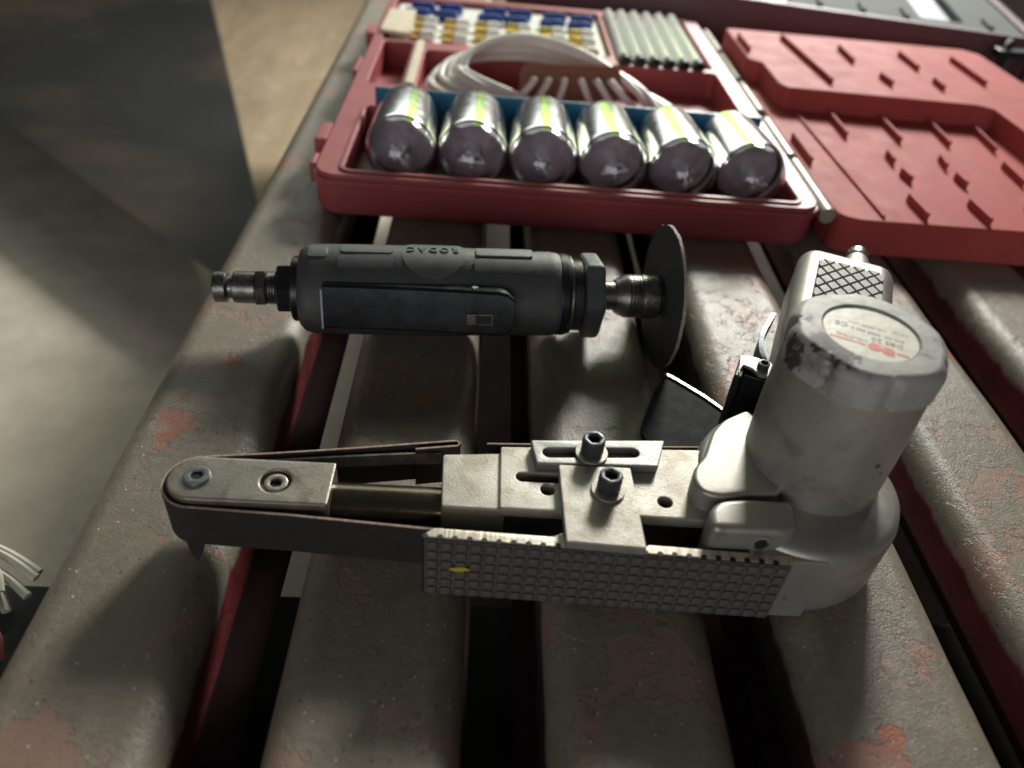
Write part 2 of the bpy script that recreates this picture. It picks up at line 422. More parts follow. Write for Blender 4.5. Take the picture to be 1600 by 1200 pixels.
# belt
def smooth_path(pts, n=6):
    out = []
    for i in range(len(pts) - 1):
        p0 = Vector(pts[max(i - 1, 0)]); p1 = Vector(pts[i]); p2 = Vector(pts[i + 1]); p3 = Vector(pts[min(i + 2, len(pts) - 1)])
        for k in range(n):
            t = k / n
            out.append(tuple(.5 * ((2 * p1) + (p2 - p0) * t + (2 * p0 - 5 * p1 + 4 * p2 - p3) * t * t + (3 * p1 - p0 - 3 * p2 + p3) * t ** 3)))
    out.append(pts[-1]); return out
front = [(128, 164.0), (84, 166.6), (-8, 172.4), (-60, 175.8)]
tip = [(TX + 12.2 * math.cos(R(a)), TY + 12.2 * math.sin(R(a))) for a in range(-86, -261, -12)]
back = [(-70, 205.2), (-40, 210.3), (-6, 216.6)]
fold = [(-3.2, 216.9), (-2.2, 215.6), (-2.8, 214.2), (-12, 212.6), (-19, 211.2)]
bm = bmesh.new(); strip(bm, front + tip + back + fold, .9, 9.2, 28.6); belt = obj('abrasive_belt', bm, 'belt', S, angle=30)
bm = bmesh.new(); strip(bm, front + tip + back + fold, .62, 28.61, 29.0); obj('belt_edge', bm, 'belt_edge', belt, angle=30)
second = [(8.5, 216.2), (26, 217.2), (60, 218.4), (98, 221.0), (112, 222)]
bm = bmesh.new(); strip(bm, second, .9, 9.2, 28.6); b2 = obj('abrasive_belt', bm, 'belt', S)
bm = bmesh.new(); strip(bm, second, .62, 28.61, 29.0); obj('belt_edge', bm, 'belt_edge', b2)
# torn flap hanging off the nose
bm = bmesh.new()
fl = [(-98.6, 177.2, 9.6), (-92, 176.6, 9.6), (-93.2, 175.3, 5.5), (-95.0, 174.6, 1.8), (-97.2, 176, 4.2)]
vs_ = [bm.verts.new(p) for p in fl]; bm.faces.new(vs_)
vs2 = [bm.verts.new((x + .3, y + .8, z)) for x, y, z in fl]; bm.faces.new(vs2[::-1])
for i in range(5): bm.faces.new((vs_[i], vs_[(i + 1) % 5], vs2[(i + 1) % 5], vs2[i]))
obj('torn_flap', bm, 'belt', belt)
bm = bmesh.new(); strip(bm, [(-78, 202.0), (-50, 206.0), (-24, 209.6), (-9, 211)], .9, 22, 27.6); obj('inner_strip', bm, 'dark_steel', S)
# tension rod
bm = bmesh.new(); lathe(bm, [(8.0, 0), (8.0, 44)], 40, axis_m((-50, 189.3, 20), (1, 0, 0))); obj('tension_rod', bm, 'rod', S)
# arm blocks
bm = bmesh.new(); plate(bm, rpoly([(-8.2, 206.4), (15.5, 208.6), (15.5, 180.2), (-7.2, 180.6)], 1.2), [], 10, 31.6, .6); obj('arm_block', bm, 'steel', S)
bm = bmesh.new()
plate(bm, rpoly([(13.6, 210.6), (92, 214.6), (92, 178.6), (13.4, 180.0)], 1.0),
      [stadium(21.5, 195.4, 50, 195.6, 2.3), circ(30.8, 189.6, 2.7, 24), circ(73.6, 186.4, 2.7, 24)], 28.6, 33.2, .5)
arm = obj('arm_plate', bm, 'steel', S)
bm = bmesh.new(); box(bm, 14.2, 96, 180.6, 208, 12, 28.5, .8); obj('arm_body', bm, 'dark_steel', S)
bm = bmesh.new(); box(bm, 18.6, 53, 192.6, 198.4, 28.52, 29.2, 0); box(bm, 27, 34.6, 186, 192.3, 28.52, 29.2, 0); box(bm, 70, 77, 183, 190, 28.52, 29.2, 0); obj('hole_floor', bm, 'hole', arm)
bm = bmesh.new(); box(bm, 8, 100, 209.0, 213.6, 10, 26.8, .6); obj('back_platen', bm, 'dark_steel', S)
# slotted plate
bm = bmesh.new()
plate(bm, rpoly([(24.8, 211.2), (77.2, 215.0), (72.4, 200.6), (26.8, 198.8)], .9), [stadium(31.6, 205.0, 63.6, 207.2, 2.5)], 33.4, 37.0, .6)
sp = obj('slotted_plate', bm, 'screw_grey', S)
sp.data.materials[0] = pm('slot_plate_metal', (.27, .27, .257), .46, metal=.7, var=.12, vs=60, bump=.2, dirt=((.30, .25, .19), .55, 80, .5))
# bracket over the arm, runs down into the knurled shoe
bm = bmesh.new()
plate(bm, rpoly([(34.8, 198.7), (61.8, 199.0), (62.6, 161.6), (35.6, 163.0)], .8), [], 33.4, 37.2, .5); br = obj('bracket', bm, 'steel', S)
def capscrew(x, y, z, rz):
    bm = bmesh.new(); plate(bm, circ(x, y, 6.2, 36), [], z, z + 1.0, .3); wsh = obj('washer', bm, 'steel', S)
    hexscrew(x, y, z + 1.02, z + 8.2, 4.3, 'black_oxide', S, 'cap_screw', .8, 2.35, rz)
capscrew(47.6, 205.4, 37.05, 5); capscrew(52, 187.0, 37.25, 22)
# knurled shoe plate, slightly toed in
SA = -2.1
SM = T((-12.4, 165.8, 0)) @ RZ(SA)
bm = bmesh.new()
plate(bm, rpoly([(0, 1.2), (3.6, 4.0), (44, 4.0), (47.6, 6.4), (48.4, 1), (74.6, .9), (77, 3.6), (127, 3.6), (127, 0), (0, 0)], .7, 4), [], 2.0, 33.0, .35, SM)
shoe = obj('shoe_plate', bm, 'brushed', S)
bm = bmesh.new(); box(bm, .5, 126, -.9, -.05, 2.4, 32.4, .25, 1, SM); obj('shoe_face', bm, 'plate_dark', shoe)
stud_me = None
for i in range(25):
    for j in range(6):
        if stud_me is None:
            bm = bmesh.new(); box(bm, -2.0, 2.0, -.8, .4, -2.0, 2.0, .8, 2)
            o = obj('stud', bm, 'plate_dark', shoe); stud_me = o.data
        else:
            o = bpy.data.objects.new('stud', stud_me); C.objects.link(o); o.parent = shoe
        o.matrix_parent_inverse = world_matrix(shoe).inverted()
        q = SM @ Vector((3.2 + i * 5.0, -1.0, 5.0 + j * 5.0))
        o.matrix_basis = T(q * K) @ RZ(SA)
gme = None
for i in range(25):          # black pegs painting the dark of grooves along the top edge
    if gme is None:
        bm = bmesh.new(); lathe(bm, [(1.05, 1.9), (1.05, 33.06)], 12); g = obj('groove_shade_peg', bm, 'hole', shoe); gme = g.data
    else:
        g = bpy.data.objects.new('groove_shade_peg', gme); C.objects.link(g); g.parent = shoe
    g.matrix_parent_inverse = world_matrix(shoe).inverted(); g.matrix_basis = T((SM @ Vector((.7 + i * 5.0, .38 + .12 * math.sin(i * 2.3), 0))) * K)
bm = bmesh.new(); plate(bm, [(9.0, 18.6), (10.6, 19.8), (13.4, 20.3), (15.2, 20.1), (16.8, 19.0), (15.0, 18.5), (13.8, 17.7), (11.2, 17.9)], [], 2.02, 2.12, .03, SM @ Matrix.Rotation(R(90), 4, 'X')); obj('paint_mark', bm, 'yellow', shoe)
# drive housing
HC = (127, 201)
bm = bmesh.new()
lathe(bm, [(30, 0), (34, .6), (37.2, 3), (38.4, 7), (38.6, 30), (37.6, 33.6), (35, 35.6), (28, 36.4)], 64, T((HC[0], HC[1], 0)))
out = [(100, 162.4), (128, 162.4), (128, 196), (100, 196)]
plate(bm, rpoly(out, 1.5), [], .4, 32.8, 1.0)
housing = obj('drive_housing', bm, 'cast', S, angle=40)
bm = bmesh.new()   # front clamp lug with round back
out = [(111, 167.4), (116, 170), (117, 182.0), (100, 182.2), (90, 180.6), (85.6, 176), (84.6, 167.2)]
plate(bm, rpoly(out, 3.5, 4), [], 11, 42.6, 2.6, None, 3); lug = obj('clamp_lug', bm, 'cast', S, angle=45)
bm = bmesh.new()
out = [(114, 185.2), (100, 184.2), (90, 182.2), (84.2, 184.5), (82.6, 190), (84.2, 196.4), (89, 202), (91.5, 208), (95, 216), (101, 223.5), (113, 231), (122, 206)]
plate(bm, rpoly(out, 3.5, 4), [], 12, 42.2, 1.6, None, 3); obj('clamp_lug', bm, 'cast', S, angle=45)
bm = bmesh.new(); lathe(bm, [(4.0, 0), (4.0, .6), (2.9, .8), (2.7, .2)], 32, axis_m((103.5, 167.5, 35.6), (0, -1, 0))); ring = obj('bolt_ring', bm, 'cast', lug)
bm = bmesh.new(); lathe(bm, [(2.5, .3), (2.5, .7)], 6, axis_m((103.5, 167.5, 35.6), (0, -1, 0))); obj('bolt_socket', bm, 'hole', ring)
# motor
MC = (132.3, 206.2); HO = (128.5, 203.5)
bm = bmesh.new()
lathe(bm, [(25.2, 35), (25.6, 37), (25.9, 60), (25.6, 86), (25.0, 88)], 64, T((MC[0], MC[1], 0))); obj('motor_body', bm, 'cast', S)
bm = bmesh.new()       # worn end cap with small notches round its edge
seg = 96; prof = [(25.4, 86.5), (26.1, 87.3), (26.2, 95.2), (25.4, 97.8), (23.8, 99.3), (22.5, 99.8), (16.2, 99.9), (15.7, 99.3), (15.5, 98.9)]
rings = []
for r, h in prof:
    rg = []
    for i in range(seg):
        a = 2 * math.pi * i / seg; k = 0
        for na in (40, 100, 165, 222, 268, 325):
            d = abs((math.degrees(a) - na + 180) % 360 - 180)
            if d < 4.5 and r > 24: k = 1.5 * (1 - d / 4.5 * .35)
        wob = mnoise.noise(Vector((math.cos(a) * 3, math.sin(a) * 3, h * .3))) * .5 if r > 20 else 0
        flat = .5 * math.cos(6 * (a - R(68))) if r > 20 else 0
        rr = r - k + wob + flat
        rg.append(bm.verts.new((MC[0] + rr * math.cos(a), MC[1] + rr * math.sin(a), h)))
    rings.append(rg)
for a, c in zip(rings, rings[1:]):
    for i in range(seg): bm.faces.new((a[i], a[(i + 1) % seg], c[(i + 1) % seg], c[i]))
bm.faces.new(rings[-1]); bm.faces.new(rings[0][::-1])
cap = obj('end_cap', bm, 'cast_cap', S, angle=40)
stain_spots(M['cast_cap'], GRIME)
# round paper label, read from the handle side
LM = T((MC[0], MC[1], 99.05)) @ RZ(155)
bm = bmesh.new(); lathe(bm, [(15.4, 0), (15.4, .12)], 56, LM); lab = obj('label', bm, 'label_paper', cap)
def print_(name, bms, mat):
    bm = bmesh.new()
    for b in bms: merge(bm, b)
    obj(name, bm, mat, lab, weld=False)
def tx(s, size, x, y): return text_bm(s, size, LM @ T((x, y, .16)))
print_('model_text', [tx('DBS 20', 3.3, -5.6, 3.0), tx('CE', 3.6, 9.6, -1.0)], 'ink')
print_('number_text', [tx('Art.-Nr. 0703 350 0', 2.1, -2.2, -.4), tx('INDUSTRIAL', 1.9, 5.6, 5.6)], 'ink')
print_('small_text', [tx('6,2 bar', 1.9, -9.0, -5.0), tx('max. 20000 U/min', 1.7, 1.6, -3.8)], 'ink_faint')
bm = bmesh.new()
box(bm, -12.6, -8.8, 7.3, 8.2, .13, .2, 0, 1, LM); box(bm, .9, 12.4, 7.3, 8.2, .13, .2, 0, 1, LM)
lathe(bm, [(2.3, .13), (2.3, .2)], 24, LM @ T((-6.0, 7.9, 0))); lathe(bm, [(2.3, .13), (2.3, .2)], 24, LM @ T((-2.0, 7.5, .005)))
box(bm, -8.2, -6.0, 8.0, 10.1, .13, .195, 0, 1, LM); box(bm, -6.0, -2.0, 6.6, 8.8, .13, .196, 0, 1, LM)
obj('red_emblem', bm, 'red_ink', lab, weld=False)
print_('emblem_mark', [text_bm('w', 2.6, LM @ T((-4.0, 7.6, .24)))], 'label_paper')
stain_spots(M['cast'], ((.1400, .1818, .0620, .0016), (.1437, .1826, .0570, .0012), (.1580, .1818, .0280, .0010), (.1180, .1620, .0120, .0011), (.1330, .1800, .0450, .0010)), .003, 900)
# handle
HA = 67.0
HM = T((HO[0], HO[1], 0)) @ RZ(HA - 90)      # local y runs along the handle, x to its right
bm = bmesh.new(); rings = []
def hsec(hw, zc, hh, r, y):
    pts = rrect(-hw, hw, zc - hh, zc + hh, r, 6)
    return [bm.verts.new(HM @ Vector((x, y, z))) for x, z in pts]
for y, hw, hh, r, zc in ((12, 17, 19, 9, 47.9), (30, 19, 18.5, 8, 48.4), (45, 20.5, 18.5, 8, 48.4), (60, 21.5, 18.5, 8, 48.4), (100, 22, 18.5, 8, 48.4), (118, 22, 18.5, 8, 48.4), (121.5, 21.6, 18.0, 8, 48.4), (123.8, 20.6, 16.8, 8, 48.4), (124.9, 18.5, 14.6, 8, 48.4)):
    rings.append(hsec(hw, zc, hh, r, y))
n = len(rings[0])
for a, c in zip(rings, rings[1:]):
    for i in range(n): bm.faces.new((a[i], a[(i + 1) % n], c[(i + 1) % n], c[i]))
bm.faces.new(rings[0]); bm.faces.new(rings[-1][::-1])
handle = obj('handle', bm, 'cast', S, angle=40)
GX0, GX1, GY0, GY1 = -13.6, 15.6, 34, 112.5
bm = bmesh.new(); plate(bm, rrect(GX0, GX1, GY0, GY1, 2.5), [], 66.85, 67.0, .02, HM); obj('grip_groove', bm, 'hole', handle)
def clip(poly, x0, x1, y0, y1):
    for ax, lim, sg in ((0, x0, 1), (0, x1, -1), (1, y0, 1), (1, y1, -1)):
        out = []
        for i in range(len(poly)):
            p, q = poly[i - 1], poly[i]; dp, dq = sg * (p[ax] - lim), sg * (q[ax] - lim)
            if (dp >= 0) != (dq >= 0):
                t = dp / (dp - dq); out.append((p[0] + (q[0] - p[0]) * t, p[1] + (q[1] - p[1]) * t))
            if dq >= 0: out.append(q)
        poly = out
        if len(poly) < 3: return []
    return poly
px_, py_ = 6.6, 9.2         # diamond pitch
for i in range(-6, 7):
    for j in range(0, 28):
        cx = i * px_ + (px_ / 2 if j % 2 else 0) + 1; cy = GY0 + j * py_ / 2
        dx, dy = px_ / 2 - .5, py_ / 2 - .7
        pl = clip([(cx - dx, cy), (cx, cy - dy), (cx + dx, cy), (cx, cy + dy)], GX0 + .4, GX1 - .4, GY0 + .4, GY1 - .4)
        if len(pl) < 3 or cy < 56: continue
        ar = abs(sum(pl[k - 1][0] * pl[k][1] - pl[k][0] * pl[k - 1][1] for k in range(len(pl)))) / 2
        if ar < 2: continue
        bm = bmesh.new(); c = Vector((sum(p[0] for p in pl) / len(pl), sum(p[1] for p in pl) / len(pl)))
        lo = [bm.verts.new(HM @ Vector((x, y, 66.95))) for x, y in pl]
        hi = [bm.verts.new(HM @ Vector((x + (c.x - x) * .1, y + (c.y - y) * .1, 68.0))) for x, y in pl]
        for k in range(len(pl)): bm.faces.new((lo[k - 1], lo[k], hi[k], hi[k - 1]))
        bm.faces.new(hi); obj('grip_diamond', bm, 'cast_matte', handle, angle=20)
print_bm = bmesh.new(); merge(print_bm, text_bm('4 K W 24', 2.2, HM @ T((1, 115.6, 66.95)), .06)); obj('cast_mark', print_bm, 'cast', handle, weld=False)
bm = bmesh.new()
lathe(bm, [(7.4, 0), (7.4, 5), (6.0, 6), (5.6, 13), (5.2, 14)], 32, axis_m(HM @ Vector((5, 123, 58)), HM.to_3x3() @ Vector((0, 1, 0)))); nip = obj('air_inlet', bm, 'steel', S)
bm = bmesh.new(); lathe(bm, [(5.0, 14), (5.0, 16)], 32, axis_m(HM @ Vector((5, 123, 58)), HM.to_3x3() @ Vector((0, 1, 0)))); obj('inlet_seal', bm, 'hole', nip)
bm = bmesh.new(); lathe(bm, [(4.6, 16), (5.4, 16.4), (5.4, 21), (4.4, 22)], 32, axis_m(HM @ Vector((5, 123, 58)), HM.to_3x3() @ Vector((0, 1, 0)))); obj('inlet_tip', bm, 'dark_steel', nip)
# throttle lever and its bracket
LB = T((119.5, 250.5, 0)) @ RZ(HA - 90)
bm = bmesh.new(); box(bm, -7.5, -4.3, -10, 3, 20, 48.5, .8, 2, LB); tb = obj('throttle_bracket', bm, 'black_metal', S)
bm = bmesh.new(); box(bm, -4.25, 8, -6.5, 3.0, 22, 47.5, .8, 2, LB); obj('bracket_web', bm, 'black_metal', tb)
bm = bmesh.new(); plate(bm, rpoly([(-7.6, 3.2), (-6.2, -10.4), (-5.4, -3.0), (-1, -4.2), (2, -7.5), (6, -6.5), (7.6, -1), (5, 4.4), (-2, 4.6)], 1.4), [], 48.55, 50.0, .3, LB); obj('bracket_top', bm, 'steel', tb)
bm = bmesh.new(); lathe(bm, [(2.4, 50.0), (2.4, 52.6), (1.6, 52.8), (1.5, 51)], 20, LB @ T((2.4, -1.5, 0))); obj('pivot_pin', bm, 'black_oxide', tb)
bm = bmesh.new()
path = smooth_path([(1.5, 4.2), (-.8, 8), (-2.2, 14), (-2.2, 22), (-.2, 36)], 5)
L_ = []
for i, (x, y) in enumerate(path):
    t = i / (len(path) - 1); zt = 50.5 + t * 4; zb = 42 + 3 * t + (5.5 * max(0, (t - .75) / .25) ** 2)
    L_.append([bm.verts.new(LB @ Vector((x + dx, y, z))) for dx, z in ((0, zb), (2.0, zb), (2.0, zt), (0, zt))])
for A, B in zip(L_, L_[1:]):
    for k in range(4): bm.faces.new((A[k], A[(k + 1) % 4], B[(k + 1) % 4], B[k]))
bm.faces.new(L_[0]); bm.faces.new(L_[-1][::-1]); obj('throttle_lever', bm, 'hex_steel', S)
bm = bmesh.new(); box(bm, 7, 12, 3, 17, 34, 53, 1.2, 2, LB); obj('safety_catch', bm, 'black_metal', S)

# ------------------------------------------------------------------ scrap sheet behind the sander
sc = thing('sheet_offcut', 'small black sheet metal offcut with bright cut edge behind the sander', 'metal offcut', (100, 270, 0))
bm = bmesh.new()
pts = rpoly([(99.5, 300), (91.5, 288), (79.5, 257), (83, 247.5), (104, 243), (128, 252), (126, 269), (113, 284)], 3)
plate(bm, pts, [], 1.4, 2.6, .15); obj('sheet', bm, 'scrap', sc)
bm = bmesh.new(); strip(bm, smooth_path([(98.5, 299.4), (108, 290.5), (117, 281), (126.5, 268.5)]), 1.3, 2.3, 3.6); obj('bright_edge', bm, 'bright_edge', sc)

# ------------------------------------------------------------------ die grinder
GA = 4.3
G = thing('die_grinder', 'black rubber gripped air die grinder with cutting disc in front of the red case', 'die grinder', (-20, 329, 0))
GM = T((-85, 324, 24)) @ RZ(GA)
GX = GM @ Matrix.Rotation(R(90), 4, 'Y')     # lathe z -> along tool
def glathe(name, prof, mat, parent=G, seg=48, **kw):
    bm = bmesh.new(); lathe(bm, prof, seg, GX); return obj(name, bm, mat, parent, **kw)
bm = bmesh.new(); seg = 72; prof = [(17, -.6), (19.5, 0), (21.6, 2.2), (22.4, 6), (22.8, 30), (22.9, 60), (22.4, 85), (21.6, 105), (21.8, 122), (21.4, 126), (20.6, 127.5)]
rings = []
for r, h in prof:
    rg = []
    for i in range(seg):
        a = 2 * math.pi * i / seg      # squarish grip
        rr = r * (1 + .022 * math.cos(4 * a) - .008 * math.cos(2 * a))
        rg.append(bm.verts.new(GX @ Vector((rr * math.cos(a), rr * math.sin(a), h))))
    rings.append(rg)
for a, c in zip(rings, rings[1:]):
    for i in range(seg): bm.faces.new((a[i], a[(i + 1) % seg], c[(i + 1) % seg], c[i]))
bm.faces.new(rings[0][::-1]); bm.faces.new(rings[-1])
body = obj('rubber_grip', bm, 'rubber', G, angle=50)
def wrap(x0, x1, a0, a1, r0, r1, rnd=2, nx=14, na=10):
    """a raised pad bent round the grip: angle 0 = straight up, positive towards the camera"""
    bm = bmesh.new(); top = []; bot = []
    for i in range(nx + 1):
        ct = []; cb = []
        for j in range(na + 1):
            u, v = i / nx * 2 - 1, j / na * 2 - 1
            # squircle rounding of the corners
            L = (x1 - x0) / 2; Wd = R(a1 - a0) / 2 * r1
            xx, yy = u * L, v * Wd; e = min(L, Wd, rnd)
            ix, iy = max(abs(xx) - (L - e), 0), max(abs(yy) - (Wd - e), 0); d = math.hypot(ix, iy)
            if d > e: f = e / d; xx = math.copysign(L - e + ix * f, xx); yy = math.copysign(Wd - e + iy * f, yy)
            x = (x0 + x1) / 2 + xx; a = R((a0 + a1) / 2) + yy / r1
            for lst, r in ((ct, r1), (cb, r0)):
                lst.append(bm.verts.new(GM @ Vector((x, -r * math.sin(a), r * math.cos(a)))))
        top.append(ct); bot.append(cb)
    for i in range(nx):
        for j in range(na): bm.faces.new((top[i][j], top[i + 1][j], top[i + 1][j + 1], top[i][j + 1]))
    ring = [(i, 0) for i in range(nx)] + [(nx, j) for j in range(na)] + [(i, na) for i in range(nx, 0, -1)] + [(0, j) for j in range(na, 0, -1)]
    for k in range(len(ring)):
        a, b = ring[k - 1], ring[k]; bm.faces.new((top[a[0]][a[1]], top[b[0]][b[1]], bot[b[0]][b[1]], bot[a[0]][a[1]]))
    return bm
for (x0, x1) in ((19, 45), (84, 113)):
    obj('grip_pad', wrap(x0, x1, 12, 30, 21.5, 23.4, 1.5), 'rubber_pad', body, angle=40)
    obj('grip_pad', wrap(x0 + 1, x1, -12, 6, 21.5, 23.5, 1.5), 'rubber_pad', body, angle=40)
obj('emblem_oval', wrap(49, 80, -38, 42, 21.6, 23.15, 15.5, 22, 22), 'rubber_pad', body, angle=40)
bm = bmesh.new()
for i, ch in enumerate('RODAC'):
    a = R(-4); x = 75 - i * 5.4
    merge(bm, text_bm(ch, 6.2, GM @ T((x, -23.4 * math.sin(a), 23.4 * math.cos(a))) @ Matrix.Rotation(a, 4, 'X') @ RZ(180), .3))
obj('raised_letters', bm, 'rubber_pad', body, weld=False, angle=40)
obj('arrow_pad', wrap(4.5, 14, -8, 14, 21.4, 23.0, 1.2), 'rubber_pad', body, angle=40)
glathe('front_sleeve', [(20.4, 127), (20.9, 128), (20.9, 131), (20.2, 132.4)], 'black_metal')
glathe('front_ring', [(19.9, 132.4), (20.1, 132.8), (20.1, 133.6), (19.7, 134)], 'dark_steel')
bm = bmesh.new(); pr = [(18.4, 134)]
for k in range(5): pr += [(18.4, 134.1 + k), (17.7, 134.5 + k), (18.4, 134.95 + k)]
glathe('thread', pr, 'dark_steel')
bm = bmesh.new()
hx = [(19.6, 139.4), (21.8, 140.4), (22.3, 141.6), (22.3, 147.6), (21.8, 148.8), (19.6, 150)]
lathe(bm, hx, 6, GX @ RZ(16), True, True)
bmesh.ops.remove_doubles(bm, verts=bm.verts, dist=.001); bmesh.ops.bevel(bm, geom=bm.edges[:], offset=.5, segments=2, affect='EDGES')
obj('hex_nut', bm, 'nut_steel', G, angle=25)
glathe('spindle', [(7.4, 149), (7.4, 158.6), (8.4, 159.4)], 'dark_steel')
pr = [(8.4, 158), (10.8, 162.5)]
for x in (164, 166, 167.5, 169, 170.6): pr += [(11.2, x), (11.2, x + .3), (10.7, x + .6), (11.2, x + .9)]
pr += [(11.4, 172.5), (11.4, 179.5), (11.0, 180.2), (6, 180.4)]
glathe('collet', pr, 'dark_steel')
# worn cutting disc: ragged edge
bm = bmesh.new(); seg = 110; ri = []
for side in (183.0, 184.6):
    rg = []
    for i in range(seg):
        a = 2 * math.pi * i / seg; r = 37.2 + random.uniform(-.35, .25) + .6 * mnoise.noise(Vector((math.cos(a) * 4, math.sin(a) * 4, 1)))
        rg.append(bm.verts.new(GX @ Vector((r * math.cos(a), r * math.sin(a), side))))
    ri.append(rg)
for i in range(seg): bm.faces.new((ri[0][i], ri[0][(i + 1) % seg], ri[1][(i + 1) % seg], ri[1][i]))
bm.faces.new(ri[0][::-1]); bm.faces.new(ri[1])
disc = obj('cutting_disc', bm, 'disc', G, angle=30)
disc.data.materials.append(M['disc_edge'])
for p in disc.data.polygons:
    if len(p.vertices) == 4: p.material_index = 1
glathe('disc_flange', [(9.5, 180.4), (9.5, 182.95)], 'black_metal')
glathe('disc_screw', [(7, 184.65), (7, 187)], 'black_metal', seg=6)
# back end and quick coupling
glathe('rear_collar', [(15.6, -4.2), (16.2, -3.6), (16.2, -.4)], 'black_metal')
glathe('rear_bush', [(11.8, -11.5), (12.8, -10.6), (12.8, -4.3)], 'black_metal', seg=6)
pr = [(8.0, -16.6)]
for k in range(4): pr += [(8.2, -16.4 + k * 1.2), (7.6, -15.9 + k * 1.2), (8.2, -15.4 + k * 1.2)]
pr += [(8.2, -11.4)]
nipple = glathe('coupling_nipple', pr, 'dark_steel')
glathe('nipple_hex', [(8.6, -22.2), (9.4, -21.6), (9.4, -17.4), (8.6, -16.8)], 'dark_steel', nipple, 6, angle=25)
glathe('nipple_body', [(7.0, -42.2), (7.6, -41.6), (7.6, -36.4), (6.9, -35.8), (5.6, -35.2), (5.6, -33.4), (7.5, -32.8), (7.9, -31.6), (7.9, -22.3)], 'dark_steel', nipple)
# throttle lever on the camera side
LV = 12     # angle above horizontal of its face
LVM = GM @ Matrix.Rotation(R(-LV), 4, 'X')       # local -y = outward
bm = bmesh.new(); N = 26
def lev_y(t): return -(22.9 + .6 + 6.2 * t ** 1.7)
rows = []
for i in range(N + 1):
    t = i / N; x = 12.5 + t * 90; hw = 11.2
    e = max(0, (t - .93) / .07); hw -= 3.2 * e * e
    y = lev_y(t)
    rows.append([bm.verts.new(LVM @ Vector((x, y + dy, z))) for dy, z in ((8 if t > .05 else 4, -hw), (1.2, -hw - .1), (0, -hw + 1.2), (-.3, 0), (0, hw - 1.2), (1.2, hw + .1), (8 if t > .05 else 4, hw))])
for a, b in zip(rows, rows[1:]):
    for k in range(6): bm.faces.new((a[k], b[k], b[k + 1], a[k + 1]))
bm.faces.new(rows[-1]); bm.faces.new(rows[0][::-1])
lev = obj('throttle_lever', bm, 'lever_black', G, angle=40)
bm = bmesh.new(); yy = lev_y(.86); box(bm, 80, 93, yy - .75, yy + .3, -5.6, .4, .3, 1, LVM); sl = obj('lever_slot', bm, 'dark_steel', lev)
bm = bmesh.new(); box(bm, 84.5, 92.2, yy - 1.05, yy - .7, -4.7, -.6, .1, 1, LVM); obj('slot_hole', bm, 'hole', sl)
bm = bmesh.new(); strip(bm, [(12.1, -22.6), (12.0, -24.0)], .9, -11, 9); bmesh.ops.transform(bm, matrix=LVM, verts=bm.verts); obj('lever_end', bm, 'hex_steel', lev)
bm = bmesh.new(); lathe(bm, [(1.5, 0), (1.5, 1)], 16, LVM @ T((84, lev_y(.75) + 3.4, 11.0))); obj('lever_pin', bm, 'hex_steel', lev)

# ------------------------------------------------------------------ red assortment case
RC = thing('red_case', 'open red plastic assortment case holding bulbs, white cable and connectors', 'case', (60, 660, 0))
X0, X1, Y0, Y1, ZT = -104, 219, 445.5, 886, 28
comps = [rrect(-86, 205, 453, 560, 5), rrect(-93, -67, 612, 722, 4), rrect(-55, 204, 566, 706, 5), rrect(-96, 112, 728, 874, 5), rrect(116, 204, 714, 874, 5)]
bm = bmesh.new(); plate(bm, rrect(X0, X1, Y0, Y1, 15), comps, 4.0, ZT, .9, None, 2); tray = obj('tray', bm, 'red_case', RC, angle=40)
bm = bmesh.new(); plate(bm, rrect(X0 + 1.6, X1 - 1.6, Y0 + 1.6, Y1 - 1.6, 14), [], .2, 6, 2.0, None, 2); obj('tray_floor', bm, 'red_case', RC)
bm = bmesh.new(); plate(bm, rrect(X0 - 1.6, X1 + 1.6, Y0 - 1.8, Y1 + 1.6, 16), [rrect(X0 + .6, X1 - .6, Y0 + .6, Y1 - .6, 15)], 20.5, 25.0, .8, None, 2); obj('outer_lip', bm, 'red_case', RC)
bm = bmesh.new(); plate(bm, rrect(-89, 208, 449.6, 563.4, 8), [rrect(-86.4, 205.4, 452.6, 560.4, 6)], ZT - .2, ZT + 1.5, .7, None, 2); obj('tray_rim', bm, 'red_case', RC)
bm = bmesh.new(); plate(bm, rrect(-63.8, -57.2, 612, 724, 1.5), [], ZT - 10, ZT + 2.5, .8); obj('divider', bm, 'cream', RC)
for y0, y1, d in ((500, 530, 9), (462, 478, 5), (640, 676, 5), (745, 770, 9)):
    bm = bmesh.new(); box(bm, X0 - d, X0 - .4, y0, y1, 14, ZT - .6, 1.5); obj('latch_lug', bm, 'red_case', RC)
for y0, y1 in ((448, 527), (534, 606), (622, 690), (700, 772), (780, 850)):
    bm = bmesh.new(); lathe(bm, [(4.6, y0), (5.4, y0 + .8), (5.4, y1 - .8), (4.6, y1)], 24, axis_m((224.5, 0, 22.5), (0, 1, 0))); obj('hinge_knuckle', bm, 'hinge', RC)
